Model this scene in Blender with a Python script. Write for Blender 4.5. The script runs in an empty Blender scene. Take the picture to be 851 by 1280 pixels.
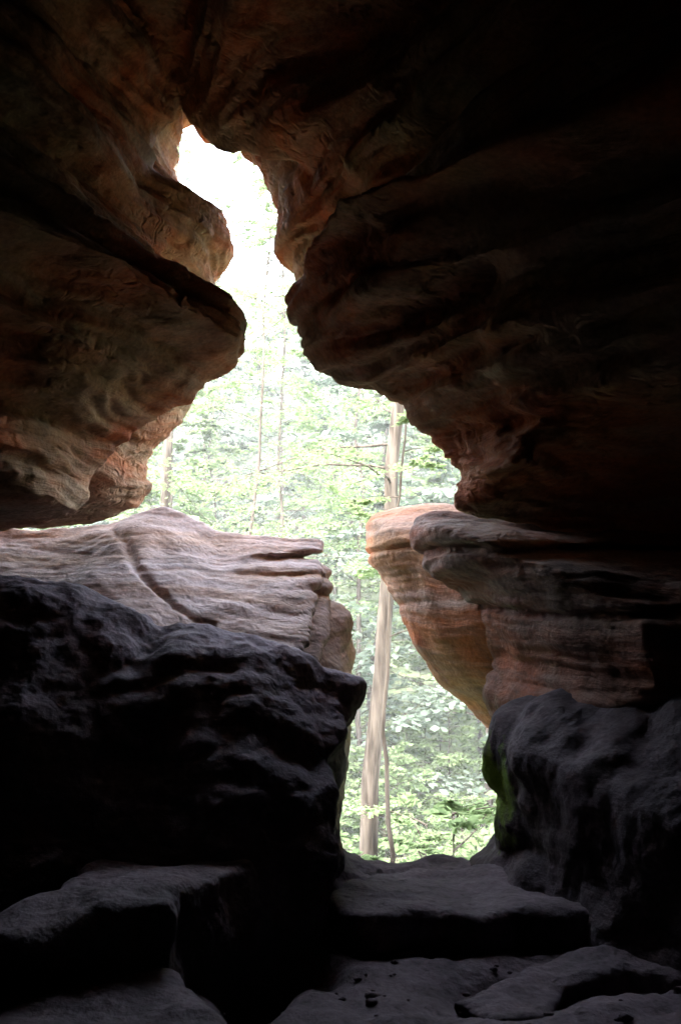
import bpy, math, random
import numpy as np
import time
T0=time.time()
random.seed(3); np.random.seed(3)
scene=bpy.context.scene
TILT=math.radians(5.5); KF=1245.0; EYE=1.6
def W(px,py,y):
    a=(px-425.5)/KF; b=(640-py)/KF
    dy=math.cos(TILT)-b*math.sin(TILT); dz=math.sin(TILT)+b*math.cos(TILT)
    s=y/dy
    return (a*s, y, EYE+dz*s)
def XZ(pts,yd):
    out=[]
    for p in pts:
        d=p[2] if len(p)>2 else yd
        w=W(p[0],p[1],d); out.append((w[0],w[2]))
    return np.array(out)
# ---------------------------------------------------------------- noise
_rs=np.random.RandomState(11)
PERM=_rs.permutation(256); PERM=np.concatenate([PERM,PERM,PERM]).astype(np.int32)
GR=_rs.normal(size=(256,3)); GR/=np.linalg.norm(GR,axis=1)[:,None]
def perlin(P):
    I=np.floor(P).astype(np.int64); F=P-I; I&=255
    U=F*F*F*(F*(F*6-15)+10)
    r=np.zeros(len(P))
    for dx in (0,1):
        wx=U[:,0] if dx else 1-U[:,0]
        a=PERM[(I[:,0]+dx)&255]
        for dy in (0,1):
            wy=U[:,1] if dy else 1-U[:,1]
            b=PERM[a+((I[:,1]+dy)&255)]
            for dz in (0,1):
                wz=U[:,2] if dz else 1-U[:,2]
                g=GR[PERM[b+((I[:,2]+dz)&255)]]
                r+=wx*wy*wz*(g[:,0]*(F[:,0]-dx)+g[:,1]*(F[:,1]-dy)+g[:,2]*(F[:,2]-dz))
    return r*1.5
def fbm(P,oct=4,gain=.5):
    r=0;a=1
    for i in range(oct):
        r=r+a*perlin(P*(2.03**i)+i*17.3); a*=gain
    return r
class Vol:
    def __init__(s,x,y,z,h):
        s.h=h
        s.x=np.arange(x[0],x[1]+h,h).astype(np.float32)
        s.y=np.arange(y[0],y[1]+h,h).astype(np.float32)
        s.z=np.arange(z[0],z[1]+h,h).astype(np.float32)
        s.X=s.x[:,None,None]; s.Y=s.y[None,:,None]; s.Z=s.z[None,None,:]
    def noise(s,cell,seed):
        rs=np.random.RandomState(seed)
        Ms=[]
        for ax,c in zip((s.x,s.y,s.z),cell):
            u=(ax-ax[0])/c; i=np.floor(u).astype(int); f=u-i
            M=np.zeros((len(ax),i.max()+4),np.float32); r=np.arange(len(ax))
            M[r,i]=(1-f)**3/6; M[r,i+1]=(3*f**3-6*f**2+4)/6
            M[r,i+2]=(-3*f**3+3*f**2+3*f+1)/6; M[r,i+3]=f**3/6
            Ms.append(M)
        L=rs.uniform(-1,1,size=[M.shape[1] for M in Ms]).astype(np.float32)*2.2
        A=np.tensordot(Ms[0],L,(1,0)); A=np.tensordot(Ms[1],A,(1,1)).transpose(1,0,2)
        return A@Ms[2].T
def catmull(P,n=3):
    N=len(P); out=[]
    for i in range(N):
        p0,p1,p2,p3=P[i-1],P[i],P[(i+1)%N],P[(i+2)%N]
        for k in range(n):
            t=k/n
            out.append(0.5*((2*p1)+(p2-p0)*t+(2*p0-5*p1+4*p2-p3)*t*t+(3*p1-p0-3*p2+p3)*t**3))
    return np.array(out)
def sdpoly(A,B,P,smooth=True):
    """A (n,1), B (1,m) coordinates -> signed distance, negative inside"""
    if smooth: P=catmull(P,3)
    d=np.full((A.shape[0],B.shape[1]),1e9,np.float32); s=np.ones_like(d)
    N=len(P)
    for i in range(N):
        ax,az=P[i]; bx,bz=P[i-1]
        ex,ez=bx-ax,bz-az
        wx=A-ax; wz=B-az
        t=np.clip((wx*ex+wz*ez)/(ex*ex+ez*ez+1e-12),0,1)
        d=np.minimum(d,(wx-ex*t)**2+(wz-ez*t)**2)
        c1=B>=az; c2=B<bz; c3=ex*wz>ez*wx
        allc=(c1&c2&c3)|((~c1)&(~c2)&(~c3))
        s=np.where(allc,-s,s)
    return (np.sqrt(d)*s).astype(np.float32)
def smin(a,b,k):
    h=np.clip(.5+.5*(b-a)/k,0,1); return b*(1-h)+a*h-k*h*(1-h)
def smax(a,b,k): return -smin(-a,-b,k)
def sweep(v,P,zs=None,xs=None,smooth=True):
    """profile P(x,z) swept along y, shifted in z by zs(y), x by xs(y)"""
    h=v.h; zz=np.arange(v.z[0]-3,v.z[-1]+3,h); xx=np.arange(v.x[0]-2,v.x[-1]+2,h)
    sd=sdpoly(xx[:,None],zz[None,:],P,smooth)
    out=np.empty((len(v.x),len(v.y),len(v.z)),np.float32)
    for j,y in enumerate(v.y):
        dz=zs(y) if zs else 0; dx=xs(y) if xs else 0
        fx=np.clip((v.x-dx-xx[0])/h,0,len(xx)-2.001); ix=fx.astype(int); tx=(fx-ix)[:,None]
        fz=np.clip((v.z-dz-zz[0])/h,0,len(zz)-2.001); iz=fz.astype(int); tz=(fz-iz)[None,:]
        a=sd[ix][:,iz]; b=sd[ix+1][:,iz]; c=sd[ix][:,iz+1]; d=sd[ix+1][:,iz+1]
        out[:,j,:]=(a*(1-tx)+b*tx)*(1-tz)+(c*(1-tx)+d*tx)*tz
    return out
def nets(v,F):
    F=F.copy()
    for sl in ((0,),(-1,)):
        F[sl[0],:,:]=1;F[:,sl[0],:]=1;F[:,:,sl[0]]=1
    S=F<0
    n=np.zeros(tuple(k-1 for k in S.shape),np.uint8)
    cs=[(a,b,c) for a in (0,1) for b in (0,1) for c in (0,1)]
    def sh(A,a,b,c): return A[a:A.shape[0]-1+a,b:A.shape[1]-1+b,c:A.shape[2]-1+c]
    for c in cs: n+=sh(S,*c)
    act=np.argwhere((n>0)&(n<8))
    idx=-np.ones(n.shape,np.int32); idx[act[:,0],act[:,1],act[:,2]]=np.arange(len(act))
    val={c:F[act[:,0]+c[0],act[:,1]+c[1],act[:,2]+c[2]] for c in cs}
    acc=np.zeros((len(act),3)); cnt=np.zeros(len(act))
    for c in cs:
        for ax in range(3):
            if c[ax]==0:
                d=list(c); d[ax]=1; d=tuple(d)
                a=val[c]; b=val[d]; m=(a<0)!=(b<0)
                t=np.where(m,a/np.where(m,a-b,1),0)
                pos=np.tile(np.array(c,float),(len(act),1)); pos[:,ax]=t
                acc+=pos*m[:,None]; cnt+=m
    P=(act+acc/cnt[:,None])*v.h+np.array([v.x[0],v.y[0],v.z[0]])
    Q=[]
    for ax in range(3):
        a=[slice(1,-1)]*3; a[ax]=slice(0,-1); b=[slice(1,-1)]*3; b[ax]=slice(1,None)
        s0=S[tuple(a)]; s1=S[tuple(b)]
        for pos in (True,False):
            e=np.argwhere((s0!=s1)&(s0==pos))
            off=np.array([1,1,1]); off[ax]=0; e=e+off
            o1,o2=[(1,2),(2,0),(0,1)][ax]
            def cell(d1,d2):
                q=e.copy(); q[:,o1]-=d1; q[:,o2]-=d2
                return idx[q[:,0],q[:,1],q[:,2]]
            q=np.stack([cell(1,1),cell(0,1),cell(0,0),cell(1,0)],1)
            if not pos: q=q[:,::-1]
            Q.append(q)
    Q=np.concatenate(Q); Q=Q[(Q>=0).all(1)]
    return P,Q
def mesh_np(name,V,Q,mats,smooth=True,mi=None):
    me=bpy.data.meshes.new(name); k=Q.shape[1]
    me.vertices.add(len(V)); me.vertices.foreach_set('co',V.astype(np.float32).ravel())
    me.loops.add(Q.size); me.loops.foreach_set('vertex_index',Q.astype(np.int32).ravel())
    me.polygons.add(len(Q)); me.polygons.foreach_set('loop_start',np.arange(0,Q.size,k,dtype=np.int32))
    if smooth: me.polygons.foreach_set('use_smooth',np.ones(len(Q),bool))
    for m in mats: me.materials.append(m)
    if mi is not None: me.polygons.foreach_set('material_index',mi.astype(np.int32))
    me.update(calc_edges=True); me.validate()
    return me
def addobj(name,me,parent=None):
    o=bpy.data.objects.new(name,me); scene.collection.objects.link(o)
    if parent: o.parent=parent
    return o
def rockify(name,v,F,mat,sub=1,disp=None):
    P,Q=nets(v,F)
    me=mesh_np(name,P,Q,[mat]); o=addobj(name,me)
    if sub:
        m=o.modifiers.new('s','SUBSURF'); m.levels=sub; m.subdivision_type='CATMULL_CLARK'
        dg=bpy.context.evaluated_depsgraph_get()
        me2=bpy.data.meshes.new_from_object(o.evaluated_get(dg)); o.modifiers.clear(); o.data=me2; me2.name=name; me=me2
    n=len(me.vertices); co=np.empty(n*3,np.float32); me.vertices.foreach_get('co',co); co=co.reshape(-1,3).astype(float)
    nr=np.empty(n*3,np.float32); me.vertices.foreach_get('normal',nr); nr=nr.reshape(-1,3)
    d=disp(co) if disp else 0
    co=co+nr*np.asarray(d)[:,None]
    me.vertices.foreach_set('co',co.astype(np.float32).ravel()); me.update()
    me.polygons.foreach_set('use_smooth',np.ones(len(me.polygons),bool))
    print(name,len(me.polygons),round(time.time()-T0,1))
    return o
def strata_disp(a_str=.03,a_rough=.02,a_big=.0,freq=6.,rough=3.):
    def f(P):
        warp=fbm(P*.7,2)*.13
        zz=P[:,2]+warp+P[:,0]*.06
        s=fbm(np.stack([P[:,0]*.5,P[:,1]*.5,zz*freq],1),3,.6)
        s=np.where(s>0,s*.6,s)            # eroded soft beds cut in
        r=fbm(P*rough,4,.5)
        cr=-np.maximum(0,.12-np.abs(perlin(P*1.3+5)))*4*.12
        return a_str*s+a_rough*r+a_big*fbm(P*1.1+9,2)+cr*a_rough
    return f
# ---------------------------------------------------------------- materials
def newmat(name):
    m=bpy.data.materials.new(name); m.use_nodes=True; nt=m.node_tree; nt.nodes.clear()
    return m,nt
def N(nt,t,**k):
    n=nt.nodes.new(t)
    for a,b in k.items(): setattr(n,a,b)
    return n
def rockmat(name,c1,c2,c3,moss=None,strz=5.,pits=.5,dark=1.0,bump=.6,lam=1.0):
    m,nt=newmat(name); L=nt.links.new
    out=N(nt,'ShaderNodeOutputMaterial'); bs=N(nt,'ShaderNodeBsdfPrincipled'); L(bs.outputs[0],out.inputs[0])
    bs.inputs['Roughness'].default_value=.85; bs.inputs['Specular IOR Level'].default_value=.2
    tc=N(nt,'ShaderNodeTexCoord')
    def noise(scale,detail=6,vec=None,rough=.55):
        n=N(nt,'ShaderNodeTexNoise'); n.inputs['Scale'].default_value=scale; n.inputs['Detail'].default_value=detail
        n.inputs['Roughness'].default_value=rough
        L(vec or tc.outputs['Object'],n.inputs['Vector']); return n
    def ramp(src,a,b):
        r=N(nt,'ShaderNodeMapRange'); r.inputs[1].default_value=a; r.inputs[2].default_value=b
        L(src,r.inputs[0]); return r
    warp=noise(.8,3)
    vm=N(nt,'ShaderNodeVectorMath',operation='MULTIPLY'); vm.inputs[1].default_value=(.5,.5,.35); L(warp.outputs['Color'],vm.inputs[0])
    va=N(nt,'ShaderNodeVectorMath',operation='ADD'); L(tc.outputs['Object'],va.inputs[0]); L(vm.outputs[0],va.inputs[1])
    mp=N(nt,'ShaderNodeMapping'); mp.inputs['Scale'].default_value=(.35,.35,strz); L(va.outputs[0],mp.inputs[0])
    st=noise(1.0,8,mp.outputs[0],.65)
    big=noise(.9,4)
    def mix(f,a,b):
        x=N(nt,'ShaderNodeMix',data_type='RGBA'); 
        L(f,x.inputs['Factor'])
        for i,c in ((6,a),(7,b)):
            if isinstance(c,tuple): x.inputs[i].default_value=(*c,1)
            else: L(c,x.inputs[i])
        return x.outputs[2]
    c=mix(ramp(big.outputs[0],.38,.58).outputs[0],c1,c2)
    c=mix(ramp(st.outputs[0],.45,.68).outputs[0],c,c3)
    sp=noise(38,4); 
    x=N(nt,'ShaderNodeMix',data_type='RGBA',blend_type='MULTIPLY'); x.inputs[0].default_value=.6
    r=ramp(sp.outputs[0],.3,.7); r.inputs[3].default_value=.5; r.inputs[4].default_value=1.25
    L(c,x.inputs[6]); L(r.outputs[0],x.inputs[7]); c=x.outputs[2]
    st2=noise(3.2,8,None,.7)
    x=N(nt,'ShaderNodeMix',data_type='RGBA',blend_type='MULTIPLY'); x.inputs[0].default_value=.8
    r=ramp(st2.outputs[0],.33,.6); r.inputs[3].default_value=.4*dark; r.inputs[4].default_value=1.1*dark
    L(c,x.inputs[6]); L(r.outputs[0],x.inputs[7]); c=x.outputs[2]
    if moss:
        # a damp patch of moss around one spot of the rock
        pt,rad=moss
        dd=N(nt,'ShaderNodeVectorMath',operation='DISTANCE'); L(tc.outputs['Object'],dd.inputs[0]); dd.inputs[1].default_value=pt
        mn=noise(7,5); sb=N(nt,'ShaderNodeMath',operation='MULTIPLY_ADD'); L(mn.outputs[0],sb.inputs[0]); sb.inputs[1].default_value=rad*1.6; L(dd.outputs['Value'],sb.inputs[2])
        rr=ramp(sb.outputs[0],rad*1.75,rad*1.35)
        c=mix(rr.outputs[0],c,(.14,.24,.03))
    L(c,bs.inputs['Base Color'])
    # relief
    mp2=N(nt,'ShaderNodeMapping'); mp2.inputs['Scale'].default_value=(1.6,1.6,14); L(va.outputs[0],mp2.inputs[0])
    b1=noise(1.,6,mp2.outputs[0],.6); b2=noise(14,6,None,.65)
    vo=N(nt,'ShaderNodeTexVoronoi'); vo.inputs['Scale'].default_value=9; 
    w2=noise(3,2); vm2=N(nt,'ShaderNodeVectorMath',operation='ADD'); L(tc.outputs['Object'],vm2.inputs[0]); L(w2.outputs['Color'],vm2.inputs[1]); L(vm2.outputs[0],vo.inputs['Vector'])
    pr=ramp(vo.outputs['Distance'],0,.45)
    msk=ramp(noise(1.1,2).outputs[0],.48,.62)
    pm=N(nt,'ShaderNodeMath',operation='MULTIPLY'); L(pr.outputs[0],pm.inputs[0]); L(msk.outputs[0],pm.inputs[1])
    def bumpn(h,s,d,prev=None):
        b=N(nt,'ShaderNodeBump'); b.inputs['Strength'].default_value=s; b.inputs['Distance'].default_value=d
        L(h,b.inputs['Height']); 
        if prev: L(prev,b.inputs['Normal'])
        return b.outputs[0]
    nn=bumpn(b1.outputs[0],bump*lam,.05); nn=bumpn(pm.outputs[0],pits,.03,nn); nn=bumpn(b2.outputs[0],bump,.03,nn)
    nn=bumpn(sp.outputs[0],bump*.7,.008,nn)
    L(nn,bs.inputs['Normal'])
    return m
M_wall=rockmat('sandstone_wall',(.38,.235,.12),(.48,.13,.04),(.46,.34,.22),pits=.8,lam=1.3,bump=.5)
M_wallR=rockmat('sandstone_ceiling',(.2,.14,.10),(.22,.12,.07),(.27,.2,.15),pits=.4,bump=.5)
M_ledge=rockmat('sandstone_pale',(.44,.37,.37),(.38,.28,.25),(.38,.25,.17),pits=.3,bump=.4,lam=.9)
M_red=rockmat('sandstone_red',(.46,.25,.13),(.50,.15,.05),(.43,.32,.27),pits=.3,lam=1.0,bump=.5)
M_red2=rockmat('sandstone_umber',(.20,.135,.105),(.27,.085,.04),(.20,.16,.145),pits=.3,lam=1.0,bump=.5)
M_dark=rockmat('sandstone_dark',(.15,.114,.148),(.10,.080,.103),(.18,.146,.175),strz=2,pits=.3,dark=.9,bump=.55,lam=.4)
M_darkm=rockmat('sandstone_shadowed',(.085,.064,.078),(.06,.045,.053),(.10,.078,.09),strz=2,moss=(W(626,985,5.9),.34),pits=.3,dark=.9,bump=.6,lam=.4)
M_floor=rockmat('cave_floor_stone',(.15,.117,.14),(.115,.09,.107),(.14,.108,.124),strz=1.,pits=.2,dark=.9,bump=.6,lam=.2)

def pw(t,p): return np.maximum(t,0)**p
def saw(u):   # asymmetric bed profile 0..1
    f=u-np.floor(u); return np.where(f<.8,f/.8,(1-f)/.2)
# ================================================================ cave wall (upper window)
v=Vol((-4.6,4.4),(1.2,9.2),(-.6,7.4),.040)
LD,RD=7.0,6.6
O1=[(228,132,6.8),(242,152,RD),(278,163,RD),(307,185,RD),(330,208,RD),(344,235,RD),(351,270,RD),(354,300,RD),(358,325,RD),(385,370,RD),(440,430,RD),(500,500,RD),(560,560,RD),(600,600,RD),(640,645,RD),
    (745,655,RD),(880,665,RD),(900,700,RD),(905,800,RD),(910,1400,RD),(-90,1400,LD),(-90,700,LD),(0,668,LD),(100,655,LD),(160,640,LD),(186,615,LD),(190,590,LD),(196,560,LD),(215,540,LD),(243,517,LD),(250,470,LD),(240,430,LD),(255,392,LD),
    (270,378,LD),(281,345,LD),(287,312,LD),(277,283,LD),(252,262,LD),(233,242,LD),(222,212,LD),(228,178,LD)]
P1=XZ(O1,7)
LN,RN=6.0,5.5
O2=[(230,120,5.8),(262,158,RN),(300,172,RN),(340,188,RN),(388,203,RN),(422,240,RN),(434,290,RN),(434,328,RN),(405,338,RN),(368,343,RN),(356,362,RN),(358,395,RN),(370,428,RN),(392,457,RN),(425,474,RN),(457,485,RN),(482,500,RN),(502,525,RN),(532,552,RN),(553,573,RN),(563,592,RN),(560,615,RN),(568,636,RN),
    (640,648,RN),(745,662,RN),(860,672,RN),(895,700,RN),(895,800,RN),(900,1500,RN),(-120,1500,LN),(-120,690,LN),(-20,665,LN),(95,655,LN),(112,625,LN),(120,590,LN),(150,560,LN),(190,530,LN),(240,505,LN),(275,485,LN),(305,465,LN),(319,440,LN),(313,418,LN),(290,398,LN),
    (250,378,LN),(228,355,LN),(214,325,LN),(212,285,LN),(206,250,LN),(200,215,LN),(208,170,LN)]
P2=XZ(O2,6)
sd1=sdpoly(v.x[:,None],v.z[None,:],P1)[:,None,:]
# the passage runs obliquely through the wall, so the near profile drifts sideways
sd2=sweep(v,P2,xs=lambda y:.085*np.clip(5.7-y,-1.5,3.5))
xc=np.interp(v.z,[2.4,3.1,4.0,4.6],[0,-.36,-.45,-.75])[None,None,:]+.085*np.clip(5.7-v.Y,-1.5,3.5)
bl=(1/(1+np.exp(-(v.X-xc)/.12))).astype(np.float32)
n1=v.noise((.9,.9,.55),5); n2=v.noise((.35,.45,.2),6); n3=v.noise((1.6,1.6,1.1),7)
t=v.Y-(LD*(1-bl)+RD*bl)
ins=np.where(t<0,.22*pw(-t,1.8),.55*pw(t,1.5))
F1=ins-sd1
t=v.Y-(LN*(1-bl)+RN*bl)
lowR=np.clip((v.X-.8)/.4,0,1)*np.clip((2.5-v.Z)/.4,0,1)
ins=np.where(t<0,np.minimum(.20*(1-bl)*pw(-t,1.3)+.13*bl*pw(-t,1.5)+.006*pw(-t,4)+lowR*1.1*pw(-t,1),2.5),.95*pw(t,1.3))
F2=ins-sd2
near=np.clip(np.abs(t)/1.1,0.06,1)
zz=v.Z+.12*n3+.06*v.X-.05*v.Y
beds=saw(zz/.62)*.5+saw(zz/.27+.4)*.35+saw(zz/.13+.2)*.15
amp=1-.6*(1-bl)*np.clip((v.Z-3.2)/.4,0,1)
lip=np.interp(v.z,[3.02,3.12,3.2,3.55],[0,1,1,0])[None,None,:]
shelf=lip*(1-bl)*np.clip(-t/.4,0,1)
F2=F2+near*((n1*.10+np.clip(n3,-.5,.6)*.14)*amp+(beds-.45)*.32)+n2*.035-.13*shelf
F1=F1+n1*.04+n2*.03+(beds-.5)*.06
F=smin(F1,F2,.04)
rockify('cave_wall',v,F,M_wall,1,strata_disp(.055,.024,.02,9,3))
del F,F1,F2,n1,n2,n3,ins,t,beds,zz,sd2,bl,near,amp,shelf
# ================================================================ pale ledge, left
def carve(v,F,pts,rad):
    """cut an open joint following points on the surface"""
    P=[]
    for px,py in pts:
        for y in np.arange(v.y[0],v.y[-1],.03):
            w=W(px,py,y); i=[int(round((w[k]-a[0])/v.h)) for k,a in enumerate((v.x,v.y,v.z))]
            if all(0<=i[k]<F.shape[k] for k in range(3)) and F[i[0],i[1],i[2]]<0: P.append(np.array(w)); break
    for a,b in zip(P[:-1],P[1:]):
        e=b-a; L=e@e+1e-9
        tt=np.clip(((v.X-a[0])*e[0]+(v.Y-a[1])*e[1]+(v.Z-a[2])*e[2])/L,0,1)
        d=np.sqrt((v.X-a[0]-e[0]*tt)**2+(v.Y-a[1]-e[1]*tt)**2+(v.Z-a[2]-e[2]*tt)**2)
        F=smax(F,rad-d,.02)
    return F
v=Vol((-4.2,.6),(5.2,9.4),(-.6,3.2),.03)
yw=7.8
PL=XZ([(-400,640),(-100,650),(60,655),(130,650),(165,634),(205,630),(245,641),(280,661),(330,661),(385,668),(402,674),(404,689),(388,694),(390,699),(409,702),(420,716),(414,738),(437,762),(445,790),(444,830),(425,870),(405,930),(390,1000),(390,1400),(-400,1400)],yw)
F=sweep(v,PL,zs=lambda y:-.46*max(yw-y,0)-.1*max(y-yw,0),smooth=False)
t=v.Y-yw
wz=v.noise((.7,.7,.6),23)*.05
F=F+np.where(t<0,.03*pw(-t,1.5),.3*pw(t,1.6))+v.noise((.9,.9,.35),21)*.055+v.noise((.4,.4,.14),22)*.03*np.clip((v.X+1.1)/.6,0,1)
for z0,wd,dp,x0 in ((2.01,.03,.08,-.80),(1.72,.035,.05,-.45),(1.86,.015,.03,-.9)):
    F=F+dp*np.clip((v.X-x0)/.3,0,1)*np.exp(-((v.Z+wz-z0)/wd)**2)
F=smax(F,v.Y-9.1,.2); F=smax(F,5.5-v.Y,.2)
F=carve(v,F,[(120,652),(140,662),(160,680),(168,705),(190,735),(222,760),(262,780)],.035)
rockify('sandstone_ledge',v,F,M_ledge,1,strata_disp(.022,.022,.02,9,3))
# ================================================================ dark boulder, left foreground
v=Vol((-4.2,.7),(4.2,7.0),(-.6,2.4),.03)
yw=5.9
PL=XZ([(-500,690),(-100,705),(0,711),(50,721),(100,727),(122,745),(170,768),(200,793),(240,789),(290,799),(330,803),(356,824),(400,845),(432,866),(437,884),(428,903),(433,940),(425,1000),(428,1030),(445,1062),(480,1092),(500,1200),(500,1500),(-500,1500)],yw)
F=sweep(v,PL,zs=lambda y:-.34*max(yw-y,0)-.75*max(yw-.25-y,0)**2)
t=v.Y-yw
F=F+np.where(t<0,.10*pw(-t,1.4),.35*pw(t,1.4))
fr=4.95+.25*v.noise((.9,.9,.8),31)-.12*np.clip(1-v.Z,0,2)+.15*np.clip(v.X,-1,1)
cr1=v.noise((.45,.45,.3),32); cr2=v.noise((.2,.2,.13),33)
F=smax(F,fr-v.Y,.12)+cr1*.085-np.abs(cr2)*.08+.03
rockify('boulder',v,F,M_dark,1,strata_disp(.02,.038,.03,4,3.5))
# ================================================================ right ledges
v=Vol((0,3.6),(6.6,9.4),(-.6,3.2),.03)
yw=8.0
PL=XZ([(458,672),(461,650),(478,639),(520,632),(570,633),(640,645),(760,680),(1100,700),(1100,960),(700,955),(625,915),(600,897),(560,864),(526,822),(502,772),(482,724),(463,697)],yw)
F=sweep(v,PL,zs=lambda y:-.05*max(yw-y,0))
t=v.Y-yw
F=F+np.where(t<0,.28*pw(-t,1.5),.25*pw(t,1.6))+v.noise((.6,.6,.3),41)*.035+v.noise((.4,.4,.1),42)*.02
wz=v.noise((.9,.9,.6),43)*.06
for z0,wd,dp in ((2.06,.02,.07),(1.62,.015,.04)):
    F=F+dp*np.exp(-((v.Z+wz-z0)/wd)**2)
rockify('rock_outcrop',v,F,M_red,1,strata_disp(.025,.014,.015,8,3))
v=Vol((.2,3.9),(5.0,8.2),(-.6,3.0),.03)
yw=6.7
PL=XZ([(517,672),(520,655),(545,648),(620,653),(740,666),(1000,680),(1000,1000),(760,955),(660,935),(622,908),(607,872),(612,838),(601,800),(591,770),(575,742),(547,718),(528,697)],yw)
F=sweep(v,PL)
t=v.Y-yw
F=F+np.where(t<0,.26*pw(-t,1.5),.3*pw(t,1.6))+v.noise((.6,.6,.35),51)*.05+v.noise((.4,.4,.1),52)*.02
wz=v.noise((.9,.9,.6),53)*.08
for z0,wd,dp in ((1.93,.02,.08),(1.6,.02,.06),(1.2,.015,.05)):
    F=F+dp*np.exp(-((v.Z+wz-z0)/wd)**2)
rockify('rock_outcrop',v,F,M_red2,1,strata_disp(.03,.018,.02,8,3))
# right foreground boulder
v=Vol((.3,4.2),(3.0,7.0),(-.6,2.6),.032)
yw=5.9
PL=XZ([(592,1110),(604,1078),(620,1055),(631,1015),(628,965),(626,925),(641,893),(676,868),(702,848),(724,815),(748,792),(790,775),(900,750),(1300,700),(1300,1500),(592,1500)],yw)
F=sweep(v,PL)
t=v.Y-yw
cr2=v.noise((.22,.22,.16),62)
F=F+np.where(t<0,.30*pw(-t,1.35),.35*pw(t,1.4))+v.noise((.5,.5,.35),61)*.10-np.abs(cr2)*.06+.025
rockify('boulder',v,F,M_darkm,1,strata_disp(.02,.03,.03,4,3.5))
# ================================================================ floor
def G(px,py,z=0.):
    a=(px-425.5)/KF; b=(640-py)/KF
    dy=math.cos(TILT)-b*math.sin(TILT); dz=math.sin(TILT)+b*math.cos(TILT)
    s=(z-EYE)/dz; return (a*s,dy*s)
h=.022
xs=np.arange(-4.5,4.5,h); ys=np.concatenate([np.arange(-8,1,.1),np.arange(1.0,7.6,h)])
A,B=np.meshgrid(xs,ys,indexing='ij')
Pn=np.stack([A.ravel(),B.ravel(),np.zeros(A.size)],1)
Zf=.05*fbm(Pn*.9,3)+.03*fbm(Pn*4,5,.55)
Zf=Zf.reshape(A.shape)
def dip(px,py,rx,ry,d):
    global Zf
    x,y=G(px,py); Zf=Zf-d*np.exp(-(((A-x)/rx)**2+((B-y)/ry)**2)**2)
dip(390,1212,.12,.16,.12)
dip(330,1180,.16,.9,.30)
for px,py,r in ((640,1240,.22),(760,1215,.2)): dip(px,py,r*1.3,r,.1)
edge=6.45+.08*fbm(np.stack([A.ravel()*1.5,0*A.ravel(),0*A.ravel()],1),2).reshape(A.shape)
Zf=Zf-1.2*np.maximum(B-edge,0)**1.3*3
V=np.stack([A.ravel(),B.ravel(),Zf.ravel()],1)
I=np.arange(A.size).reshape(A.shape)
Q=np.stack([I[:-1,:-1],I[1:,:-1],I[1:,1:],I[:-1,1:]],-1).reshape(-1,4)
addobj('cave_floor',mesh_np('cave_floor',V,Q,[M_floor]))
# slabs
def slab(name,pix,zt,th,mat,seed,tilt=(0,0),h=.022,smooth=False,r=.03):
    P=np.array([G(px,py,zt) for px,py in pix])
    v=Vol((P[:,0].min()-.15,P[:,0].max()+.15),(P[:,1].min()-.15,P[:,1].max()+.15),(zt-th-.3,zt+.35),h)
    sd=sdpoly(v.x[:,None],v.y[None,:],P,smooth)[:,:,None]
    cx,cy=P.mean(0)
    top=zt+tilt[0]*(v.X-cx)+tilt[1]*(v.Y-cy)
    F=smax(sd+.35*np.clip(top-th*.25-v.Z,0,1)*(1 if th<.25 else .2)+v.noise((.3,.3,.12),seed)*.06,v.Z-top+v.noise((.4,.4,.5),seed+1)*.045,r*2)
    F=smax(F,(zt-th)-v.Z,.03)
    return rockify(name,v,F,mat,1,strata_disp(.008,.022,.015,8,4))
slab('stone_slab',[(405,1128),(470,1086),(520,1078),(600,1078),(700,1092),(780,1108),(842,1132),(760,1150),(650,1140),(600,1150),(520,1148),(470,1158),(430,1150)],.14,.2,M_floor,71)
slab('stone_slab',[(-60,1165),(60,1118),(130,1066),(200,1050),(265,1045),(320,1060),(328,1076),(285,1100),(235,1120),(225,1140),(140,1150),(20,1170)],.42,.6,M_floor,73)
slab('stone_slab',[(-200,1230),(-100,1185),(100,1195),(240,1200),(262,1235),(290,1330),(200,1400),(-200,1420)],.22,.4,M_floor,75)
slab('stone_slab',[(565,1240),(640,1198),(700,1180),(800,1176),(920,1190),(980,1225),(850,1222),(790,1206),(720,1222),(690,1262),(620,1268)],.06,.2,M_floor,77)
# loose pebbles and grit
rs=np.random.RandomState(9); Vl=[];Ql=[];base=0
th_=np.linspace(0,2*np.pi,7)[:-1]
for i in range(260):
    x=rs.uniform(-1.3,1.5); y=rs.uniform(3.7,6.1); r=.006+.022*rs.rand()**4
    iz=Zf[min(max(int((x+4.5)/h),0),len(xs)-1), int(np.searchsorted(ys,y))]
    rings=[]
    for k,(q,zq) in enumerate(((.7,-.5),(1,0),(.75,.5),(.25,.72))):
        rr=r*q*(1+.25*rs.normal(size=6)); rings.append(np.stack([x+rr*np.cos(th_)*1.3,y+rr*np.sin(th_),np.full(6,iz+r*.4+zq*r)],1))
    Vl.append(np.concatenate(rings)); I=np.arange(24).reshape(4,6)+base; J=np.roll(I,-1,1)
    Ql.append(np.stack([I[:-1],J[:-1],J[1:],I[1:]],-1).reshape(-1,4)); Ql.append(np.array([[I[3,0],I[3,1],I[3,2],I[3,3]],[I[3,0],I[3,3],I[3,4],I[3,5]]])); base+=24
addobj('pebbles',mesh_np('pebbles',np.concatenate(Vl),np.concatenate(Ql),[M_floor]))
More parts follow.
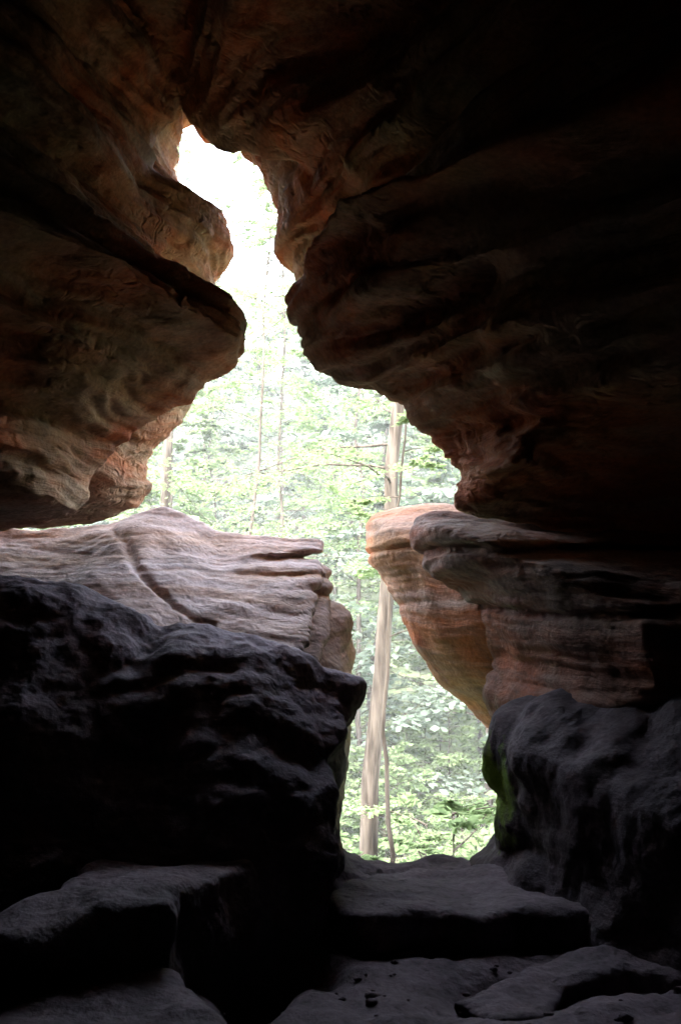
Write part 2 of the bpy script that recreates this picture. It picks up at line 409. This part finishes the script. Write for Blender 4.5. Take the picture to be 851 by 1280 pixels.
# ================================================================ chamber behind the viewer
nu,nv=160,160
u=np.linspace(0,2*np.pi,nu,endpoint=False); w=np.linspace(0,1,nv)
UU,WW=np.meshgrid(u,w,indexing='ij')
yy=4.6-13*WW
rad=np.sqrt(np.clip(1-np.clip((WW-.55)/.45,0,1)**2.2,0,1))
X=4.3*rad*np.cos(UU); Z=2.6+4.3*rad*np.sin(UU)*np.where(np.sin(UU)<0,.9,1)
Pn=np.stack([X.ravel(),yy.ravel(),Z.ravel()],1)
k=1-.10*np.abs(fbm(Pn*.5,3))
V=Pn.copy(); V[:,0]*=k; V[:,2]=2.6+(V[:,2]-2.6)*k
I=np.arange(nu*nv).reshape(nu,nv); I2=np.roll(I,-1,0)
Q=np.stack([I[:,:-1],I2[:,:-1],I2[:,1:],I[:,1:]],-1).reshape(-1,4)
addobj('cave_chamber',mesh_np('cave_chamber',V,Q,[M_wallR]))
# ================================================================ outside
def hz(x,y):
    x=np.asarray(x,float);y=np.asarray(y,float)
    z=np.interp(y,[6,9,16,26,36,60,100,160,400],[-1.5,-3.2,-4.8,-5.2,-4.6,3,17,32,60])
    P=np.stack([x.ravel()*.08,y.ravel()*.08,0*x.ravel()],1)
    return z+(fbm(P,3)*1.0).reshape(x.shape)*np.clip((y-8)/10,0,1)
xs=np.linspace(-260,260,261); ys=np.concatenate([np.linspace(-150,6,30),np.linspace(6.6,60,120),np.linspace(61,400,120)])
A,B=np.meshgrid(xs,ys,indexing='ij'); V=np.stack([A.ravel(),B.ravel(),hz(A,B).ravel()],1)
I=np.arange(A.size).reshape(A.shape); Q=np.stack([I[:-1,:-1],I[1:,:-1],I[1:,1:],I[:-1,1:]],-1).reshape(-1,4)
m,nt=newmat('forest_floor'); L=nt.links.new
o_=N(nt,'ShaderNodeOutputMaterial'); b_=N(nt,'ShaderNodeBsdfPrincipled'); L(b_.outputs[0],o_.inputs[0]); b_.inputs['Roughness'].default_value=.95
tn=N(nt,'ShaderNodeTexNoise'); tn.inputs['Scale'].default_value=.6; tn.inputs['Detail'].default_value=10
tcc=N(nt,'ShaderNodeTexCoord'); L(tcc.outputs['Object'],tn.inputs['Vector'])
cr=N(nt,'ShaderNodeValToRGB'); cr.color_ramp.elements[0].color=(.06,.08,.04,1); cr.color_ramp.elements[1].color=(.14,.17,.08,1)
cr.color_ramp.elements[0].position=.35; cr.color_ramp.elements[1].position=.65
L(tn.outputs[0],cr.inputs[0]); L(cr.outputs[0],b_.inputs['Base Color'])
addobj('ground',mesh_np('ground',V,Q,[m]))

def leafmat(name,ca,cb,tr=.45):
    m,nt=newmat(name); L=nt.links.new
    o=N(nt,'ShaderNodeOutputMaterial'); d=N(nt,'ShaderNodeBsdfDiffuse'); t=N(nt,'ShaderNodeBsdfTranslucent'); mx=N(nt,'ShaderNodeMixShader')
    mx.inputs[0].default_value=tr; L(d.outputs[0],mx.inputs[1]); L(t.outputs[0],mx.inputs[2]); L(mx.outputs[0],o.inputs[0])
    oi=N(nt,'ShaderNodeObjectInfo'); g=N(nt,'ShaderNodeNewGeometry'); ad=N(nt,'ShaderNodeMath',operation='ADD')
    L(g.outputs['Random Per Island'],ad.inputs[0]); L(oi.outputs['Random'],ad.inputs[1])
    ml=N(nt,'ShaderNodeMath',operation='MULTIPLY'); ml.inputs[1].default_value=.5; L(ad.outputs[0],ml.inputs[0])
    x=N(nt,'ShaderNodeMix',data_type='RGBA'); x.inputs[6].default_value=(*ca,1); x.inputs[7].default_value=(*cb,1)
    L(ml.outputs[0],x.inputs[0]); L(x.outputs[2],d.inputs[0]); L(x.outputs[2],t.inputs[0])
    return m
M_leaf=leafmat('leaves_bright',(.095,.135,.06),(.16,.21,.10))
M_leaf2=leafmat('leaves_hazed',(.09,.118,.085),(.15,.183,.138),.35)  # distance haze put into the leaf colour: cooler and greyer for far trees
m,nt=newmat('bark'); L=nt.links.new; M_bark=m
o_=N(nt,'ShaderNodeOutputMaterial'); b_=N(nt,'ShaderNodeBsdfPrincipled'); L(b_.outputs[0],o_.inputs[0]); b_.inputs['Roughness'].default_value=.9
b_.inputs['Specular IOR Level'].default_value=.1
tcc=N(nt,'ShaderNodeTexCoord'); mp=N(nt,'ShaderNodeMapping'); mp.inputs['Scale'].default_value=(12,12,1.6); L(tcc.outputs['Object'],mp.inputs[0])
tn=N(nt,'ShaderNodeTexNoise'); tn.inputs['Scale'].default_value=1; tn.inputs['Detail'].default_value=8; L(mp.outputs[0],tn.inputs['Vector'])
cr=N(nt,'ShaderNodeValToRGB'); cr.color_ramp.elements[0].color=(.022,.017,.013,1); cr.color_ramp.elements[1].color=(.065,.053,.042,1)
cr.color_ramp.elements[0].position=.38; cr.color_ramp.elements[1].position=.62
L(tn.outputs[0],cr.inputs[0]); L(cr.outputs[0],b_.inputs['Base Color'])
bp=N(nt,'ShaderNodeBump'); bp.inputs['Distance'].default_value=.03; L(tn.outputs[0],bp.inputs['Height']); L(bp.outputs[0],b_.inputs['Normal'])

def tube(path,rads,sides,Vl,Ql,base):
    path=np.array(path); n=len(path)
    a=np.linspace(0,2*np.pi,sides,endpoint=False)
    T=np.gradient(path,axis=0); T/=np.linalg.norm(T,axis=1)[:,None]+1e-9
    ref=np.array([1,0,0]) if abs(T[0,2])>.7 else np.array([0,0,1.])
    U_=np.cross(T,ref); U_/=np.linalg.norm(U_,axis=1)[:,None]+1e-9; W_=np.cross(T,U_)
    ring=path[:,None,:]+np.array(rads)[:,None,None]*(np.cos(a)[None,:,None]*U_[:,None,:]+np.sin(a)[None,:,None]*W_[:,None,:])
    Vl.append(ring.reshape(-1,3))
    I=np.arange(n*sides).reshape(n,sides)+base; J=np.roll(I,-1,1)
    Ql.append(np.stack([I[:-1],J[:-1],J[1:],I[1:]],-1).reshape(-1,4))
    return base+n*sides
def build_tree(name,seed,H,r0,top,lo,nb,ns,nl,ls,blen,mat,trunkpath=None,flat=.35):
    rs=np.random.RandomState(seed); Vl=[];Ql=[];base=0
    if trunkpath is None:
        n=12; zz=np.linspace(0,H,n); wx=np.cumsum(rs.normal(0,.10,n))*H/15; wy=np.cumsum(rs.normal(0,.10,n))*H/15
        path=np.stack([wx+top[0]*zz/H,wy+top[1]*zz/H,zz],1)
    else:
        path=np.array(trunkpath); q=np.arange(len(path)); path[:,0]+=.04*np.sin(q*.9+seed)+.02*np.sin(q*2.1)
    n=len(path); tt=np.linspace(0,1,n)
    rads=r0*(1-tt*.8)*(1+.35*np.exp(-tt*25)); 
    base=tube(path,rads,10,Vl,Ql,base)
    SP=[]
    for i in range(nb):
        f=lo+(1-lo)*(i+rs.rand())/nb; f=min(f,.99); k=f*(n-1); a=int(k); p=path[a]+(path[min(a+1,n-1)]-path[a])*(k-a)
        az=rs.rand()*6.283; L_=blen*(1-.65*((f-lo)/(1-lo)))*rs.uniform(.6,1.15)
        up=rs.uniform(.05,.6); d=np.array([math.cos(az),math.sin(az),up]); m_=7; q=[p]
        for s in range(m_):
            d=d+rs.normal(0,.12,3)+np.array([0,0,-.05]); d/=np.linalg.norm(d); q.append(q[-1]+d*L_/m_)
        q=np.array(q); rb=max(.010,r0*.2*(1-f*.6))
        base=tube(q,rb*(1-np.linspace(0,.85,len(q))),5,Vl,Ql,base)
        for j in range(ns):
            g=rs.uniform(.2,1); kk=g*m_; a=min(int(kk),m_-1); ps=q[a]+(q[a+1]-q[a])*(kk-a)
            dd=(q[a+1]-q[a]); dd/=np.linalg.norm(dd); sd=np.cross(dd,[0,0,1]); sd*=rs.choice([-1,1])
            d2=dd*rs.uniform(.2,.9)+sd*rs.uniform(.3,1)+np.array([0,0,rs.uniform(-.25,.15)]); d2/=np.linalg.norm(d2)
            l2=rs.uniform(.5,1.1)*L_*.33; e1=ps+d2*l2*.55+rs.normal(0,.04,3); e2=ps+d2*l2+np.array([0,0,-.12*l2])
            base=tube([ps,e1,e2],[rb*.35,rb*.22,.004],3,Vl,Ql,base)
            SP.append((ps,e2,l2))
    Vb=np.concatenate(Vl); Qb=np.concatenate(Ql)
    per=max(1,nl//max(1,len(SP))); C=[];D=[]
    for ps,e2,l2 in SP:
        t_=rs.rand(per)**.7*1.1; d=(e2-ps)/(np.linalg.norm(e2-ps)+1e-9); s=np.cross(d,[0,0,1]); s/=np.linalg.norm(s)+1e-9
        lat=rs.normal(0,1,per)*flat*l2*(1.1-t_*.6)
        c=ps+np.outer(t_,e2-ps)+np.outer(lat,s); c[:,2]+=rs.normal(0,.05,per)*l2-np.abs(lat)*.2
        C.append(c); dd=d+np.outer(np.sign(lat)*.9,s)+rs.normal(0,.3,(per,3)); D.append(dd)
    C=np.concatenate(C);D=np.concatenate(D);D/=np.linalg.norm(D,axis=1)[:,None]
    n_=np.array([0,0,1.])+rs.normal(0,.45,C.shape); S=np.cross(D,n_); S/=np.linalg.norm(S,axis=1)[:,None]
    l=(ls*rs.uniform(.6,1.3,len(C)))[:,None]
    LV=np.stack([C-D*l*.5,C+S*l*.28,C+D*l*.5,C-S*l*.28],1).reshape(-1,3)
    LQ=np.arange(len(LV)).reshape(-1,4)+len(Vb)
    V=np.concatenate([Vb,LV]);Q=np.concatenate([Qb,LQ]); mi=np.concatenate([np.zeros(len(Qb)),np.ones(len(LQ))])
    return mesh_np(name,V,Q,[M_bark,mat],smooth=False,mi=mi)
def px_path(pts,y,zb,zt):
    P=[W(px,py,y) for px,py in pts]; P=sorted(P,key=lambda p:p[2]); P=[np.array(p) for p in P]
    a=P[0]+(P[0]-P[1])/(P[0][2]-P[1][2])*(zb-P[0][2]); b=P[-1]+(P[-1]-P[-2])/(P[-1][2]-P[-2][2])*(zt-P[-1][2])
    P=[a]+P+[b]; K=np.array(P); zz=np.linspace(zb,zt,26)
    Q=np.stack([np.interp(zz,K[:,2],K[:,0]),np.interp(zz,K[:,2],K[:,1]),zz],1)
    return Q
def hero(name,pts,y,r0,zt,seed,lo,nb,blen,nl,mat,ls=.09):
    x=W(pts[0][0],pts[0][1],y)[0]; zb=float(hz(np.array([x]),np.array([y]))[0])-.2
    P=px_path(pts,y,zb,zt); o=P[0].copy()
    me=build_tree(name,seed,0,r0,(0,0),lo,nb,9,nl,ls,blen,mat,P-o); ob=addobj(name,me); ob.location=o; return ob
hero('beech_tree',[(500,500),(492,600),(484,720),(472,850),(465,1000)],15.5,.165,15,1,.42,34,3.6,12000,M_leaf)
hero('beech_tree',[(486,760),(478,860),(486,960),(486,1060)],13.5,.045,5.5,2,.55,12,1.6,3500,M_leaf)
hero('beech_tree',[(210,540),(207,640),(204,760)],19,.14,17,3,.5,30,3.6,11000,M_leaf)
hero('maple_tree',[(352,500),(350,600),(354,700)],24,.06,13,4,.35,40,3.2,14000,M_leaf)
hero('maple_tree',[(660,560),(668,700),(665,900)],18,.06,12,6,.35,30,3.4,10000,M_leaf)
hero('beech_tree',[(322,150),(338,300),(326,500)],20,.05,14,8,.4,36,3.6,14000,M_leaf)
variants=[]
for i in range(5):
    variants.append(build_tree('far_tree_%d'%i,20+i,[17,21,19,15,23][i],.10,(random.uniform(-1,1),random.uniform(-1,1)),.12,48,6,9500,.27,[4.2,4.6,4.4,3.8,4.2][i],M_leaf if i%3==0 else M_leaf2,flat=.45))
shrubs=[build_tree('shrub_%d'%i,40+i,2.2,.02,(0,0),.1,22,5,3000,.10,1.7,M_leaf,flat=.5) for i in range(3)]
df=bpy.data.objects.new('distant_forest',None); scene.collection.objects.link(df)
rs=np.random.RandomState(5); cnt=0
pos=[]
tries=0
while cnt<150 and tries<9000:
    tries+=1
    y=27+rs.rand()**1.2*85; x=rs.uniform(-1,1)*(y*.32+6)
    if any((x-a)**2+(y-b)**2<(2.8+y*.03)**2 for a,b in pos): continue
    pos.append((x,y)); o=addobj('forest_tree',variants[rs.randint(5)],df)
    o.location=(x,y,float(hz(np.array([x]),np.array([y]))[0])-.2); o.rotation_euler=(0,0,rs.rand()*6.28); s=rs.uniform(.8,1.25); o.scale=(s,s,s); cnt+=1
ug=bpy.data.objects.new('undergrowth',None); scene.collection.objects.link(ug)
for i in range(260):
    y=11+rs.rand()**1.3*50; x=rs.uniform(-1,1)*(y*.3+3)
    o=addobj('shrub',shrubs[rs.randint(3)],ug); o.location=(x,y,float(hz(np.array([x]),np.array([y]))[0])-.1)
    o.rotation_euler=(0,0,rs.rand()*6.28); s=rs.uniform(.6,1.5); o.scale=(s,s,s)
# added scatter box that pales the forest, in place of overexposure glow
m,nt=newmat('added_haze'); L=nt.links.new
o_=N(nt,'ShaderNodeOutputMaterial'); vs=N(nt,'ShaderNodeVolumeScatter'); vs.inputs['Density'].default_value=.0016; vs.inputs['Color'].default_value=(1,1,1,1)
L(vs.outputs[0],o_.inputs['Volume'])
b=[(-130,12,-9),(130,12,-9),(130,150,-9),(-130,150,-9),(-130,12,34),(130,12,34),(130,150,34),(-130,150,34)]
addobj('haze_volume',mesh_np('haze_volume',np.array(b,float),np.array([(0,3,2,1),(4,5,6,7),(0,1,5,4),(1,2,6,5),(2,3,7,6),(3,0,4,7)]),[m],smooth=False))
# ================================================================ light, sky, camera
w=bpy.data.worlds.new('World'); scene.world=w; w.use_nodes=True; nt=w.node_tree; nt.nodes.clear(); L=nt.links.new
sky=N(nt,'ShaderNodeTexSky',sky_type='NISHITA'); sky.sun_disc=False; EL,AZ=math.radians(58),math.radians(200)
sky.sun_elevation=EL; sky.sun_rotation=AZ; sky.air_density=1.0; sky.dust_density=3
hs=N(nt,'ShaderNodeHueSaturation'); hs.inputs['Saturation'].default_value=.45
bg=N(nt,'ShaderNodeBackground'); bg.inputs[1].default_value=6.5; wo=N(nt,'ShaderNodeOutputWorld')
L(sky.outputs[0],hs.inputs['Color']); L(hs.outputs[0],bg.inputs[0]); L(bg.outputs[0],wo.inputs[0])
sl=bpy.data.lights.new('sun','SUN'); sl.energy=17; sl.angle=math.radians(14); sl.color=(1,.97,.9)
so=addobj('sun',sl)
from mathutils import Vector
sd_=Vector((math.sin(AZ)*math.cos(EL),math.cos(AZ)*math.cos(EL),math.sin(EL)))
so.rotation_euler=(-sd_).to_track_quat('-Z','Y').to_euler()
cam=bpy.data.cameras.new('camera'); co=addobj('camera',cam); co.location=(0,0,EYE); co.rotation_euler=(math.radians(90)+TILT,0,0)
cam.sensor_fit='VERTICAL'; cam.sensor_height=24; cam.lens=KF/1280*24; cam.clip_end=1000
cam.dof.use_dof=True; cam.dof.focus_distance=6.5; cam.dof.aperture_fstop=3.2
scene.camera=co
scene.view_settings.view_transform='Standard'; scene.view_settings.look='None'; scene.view_settings.exposure=0
print('built',time.time()-T0)
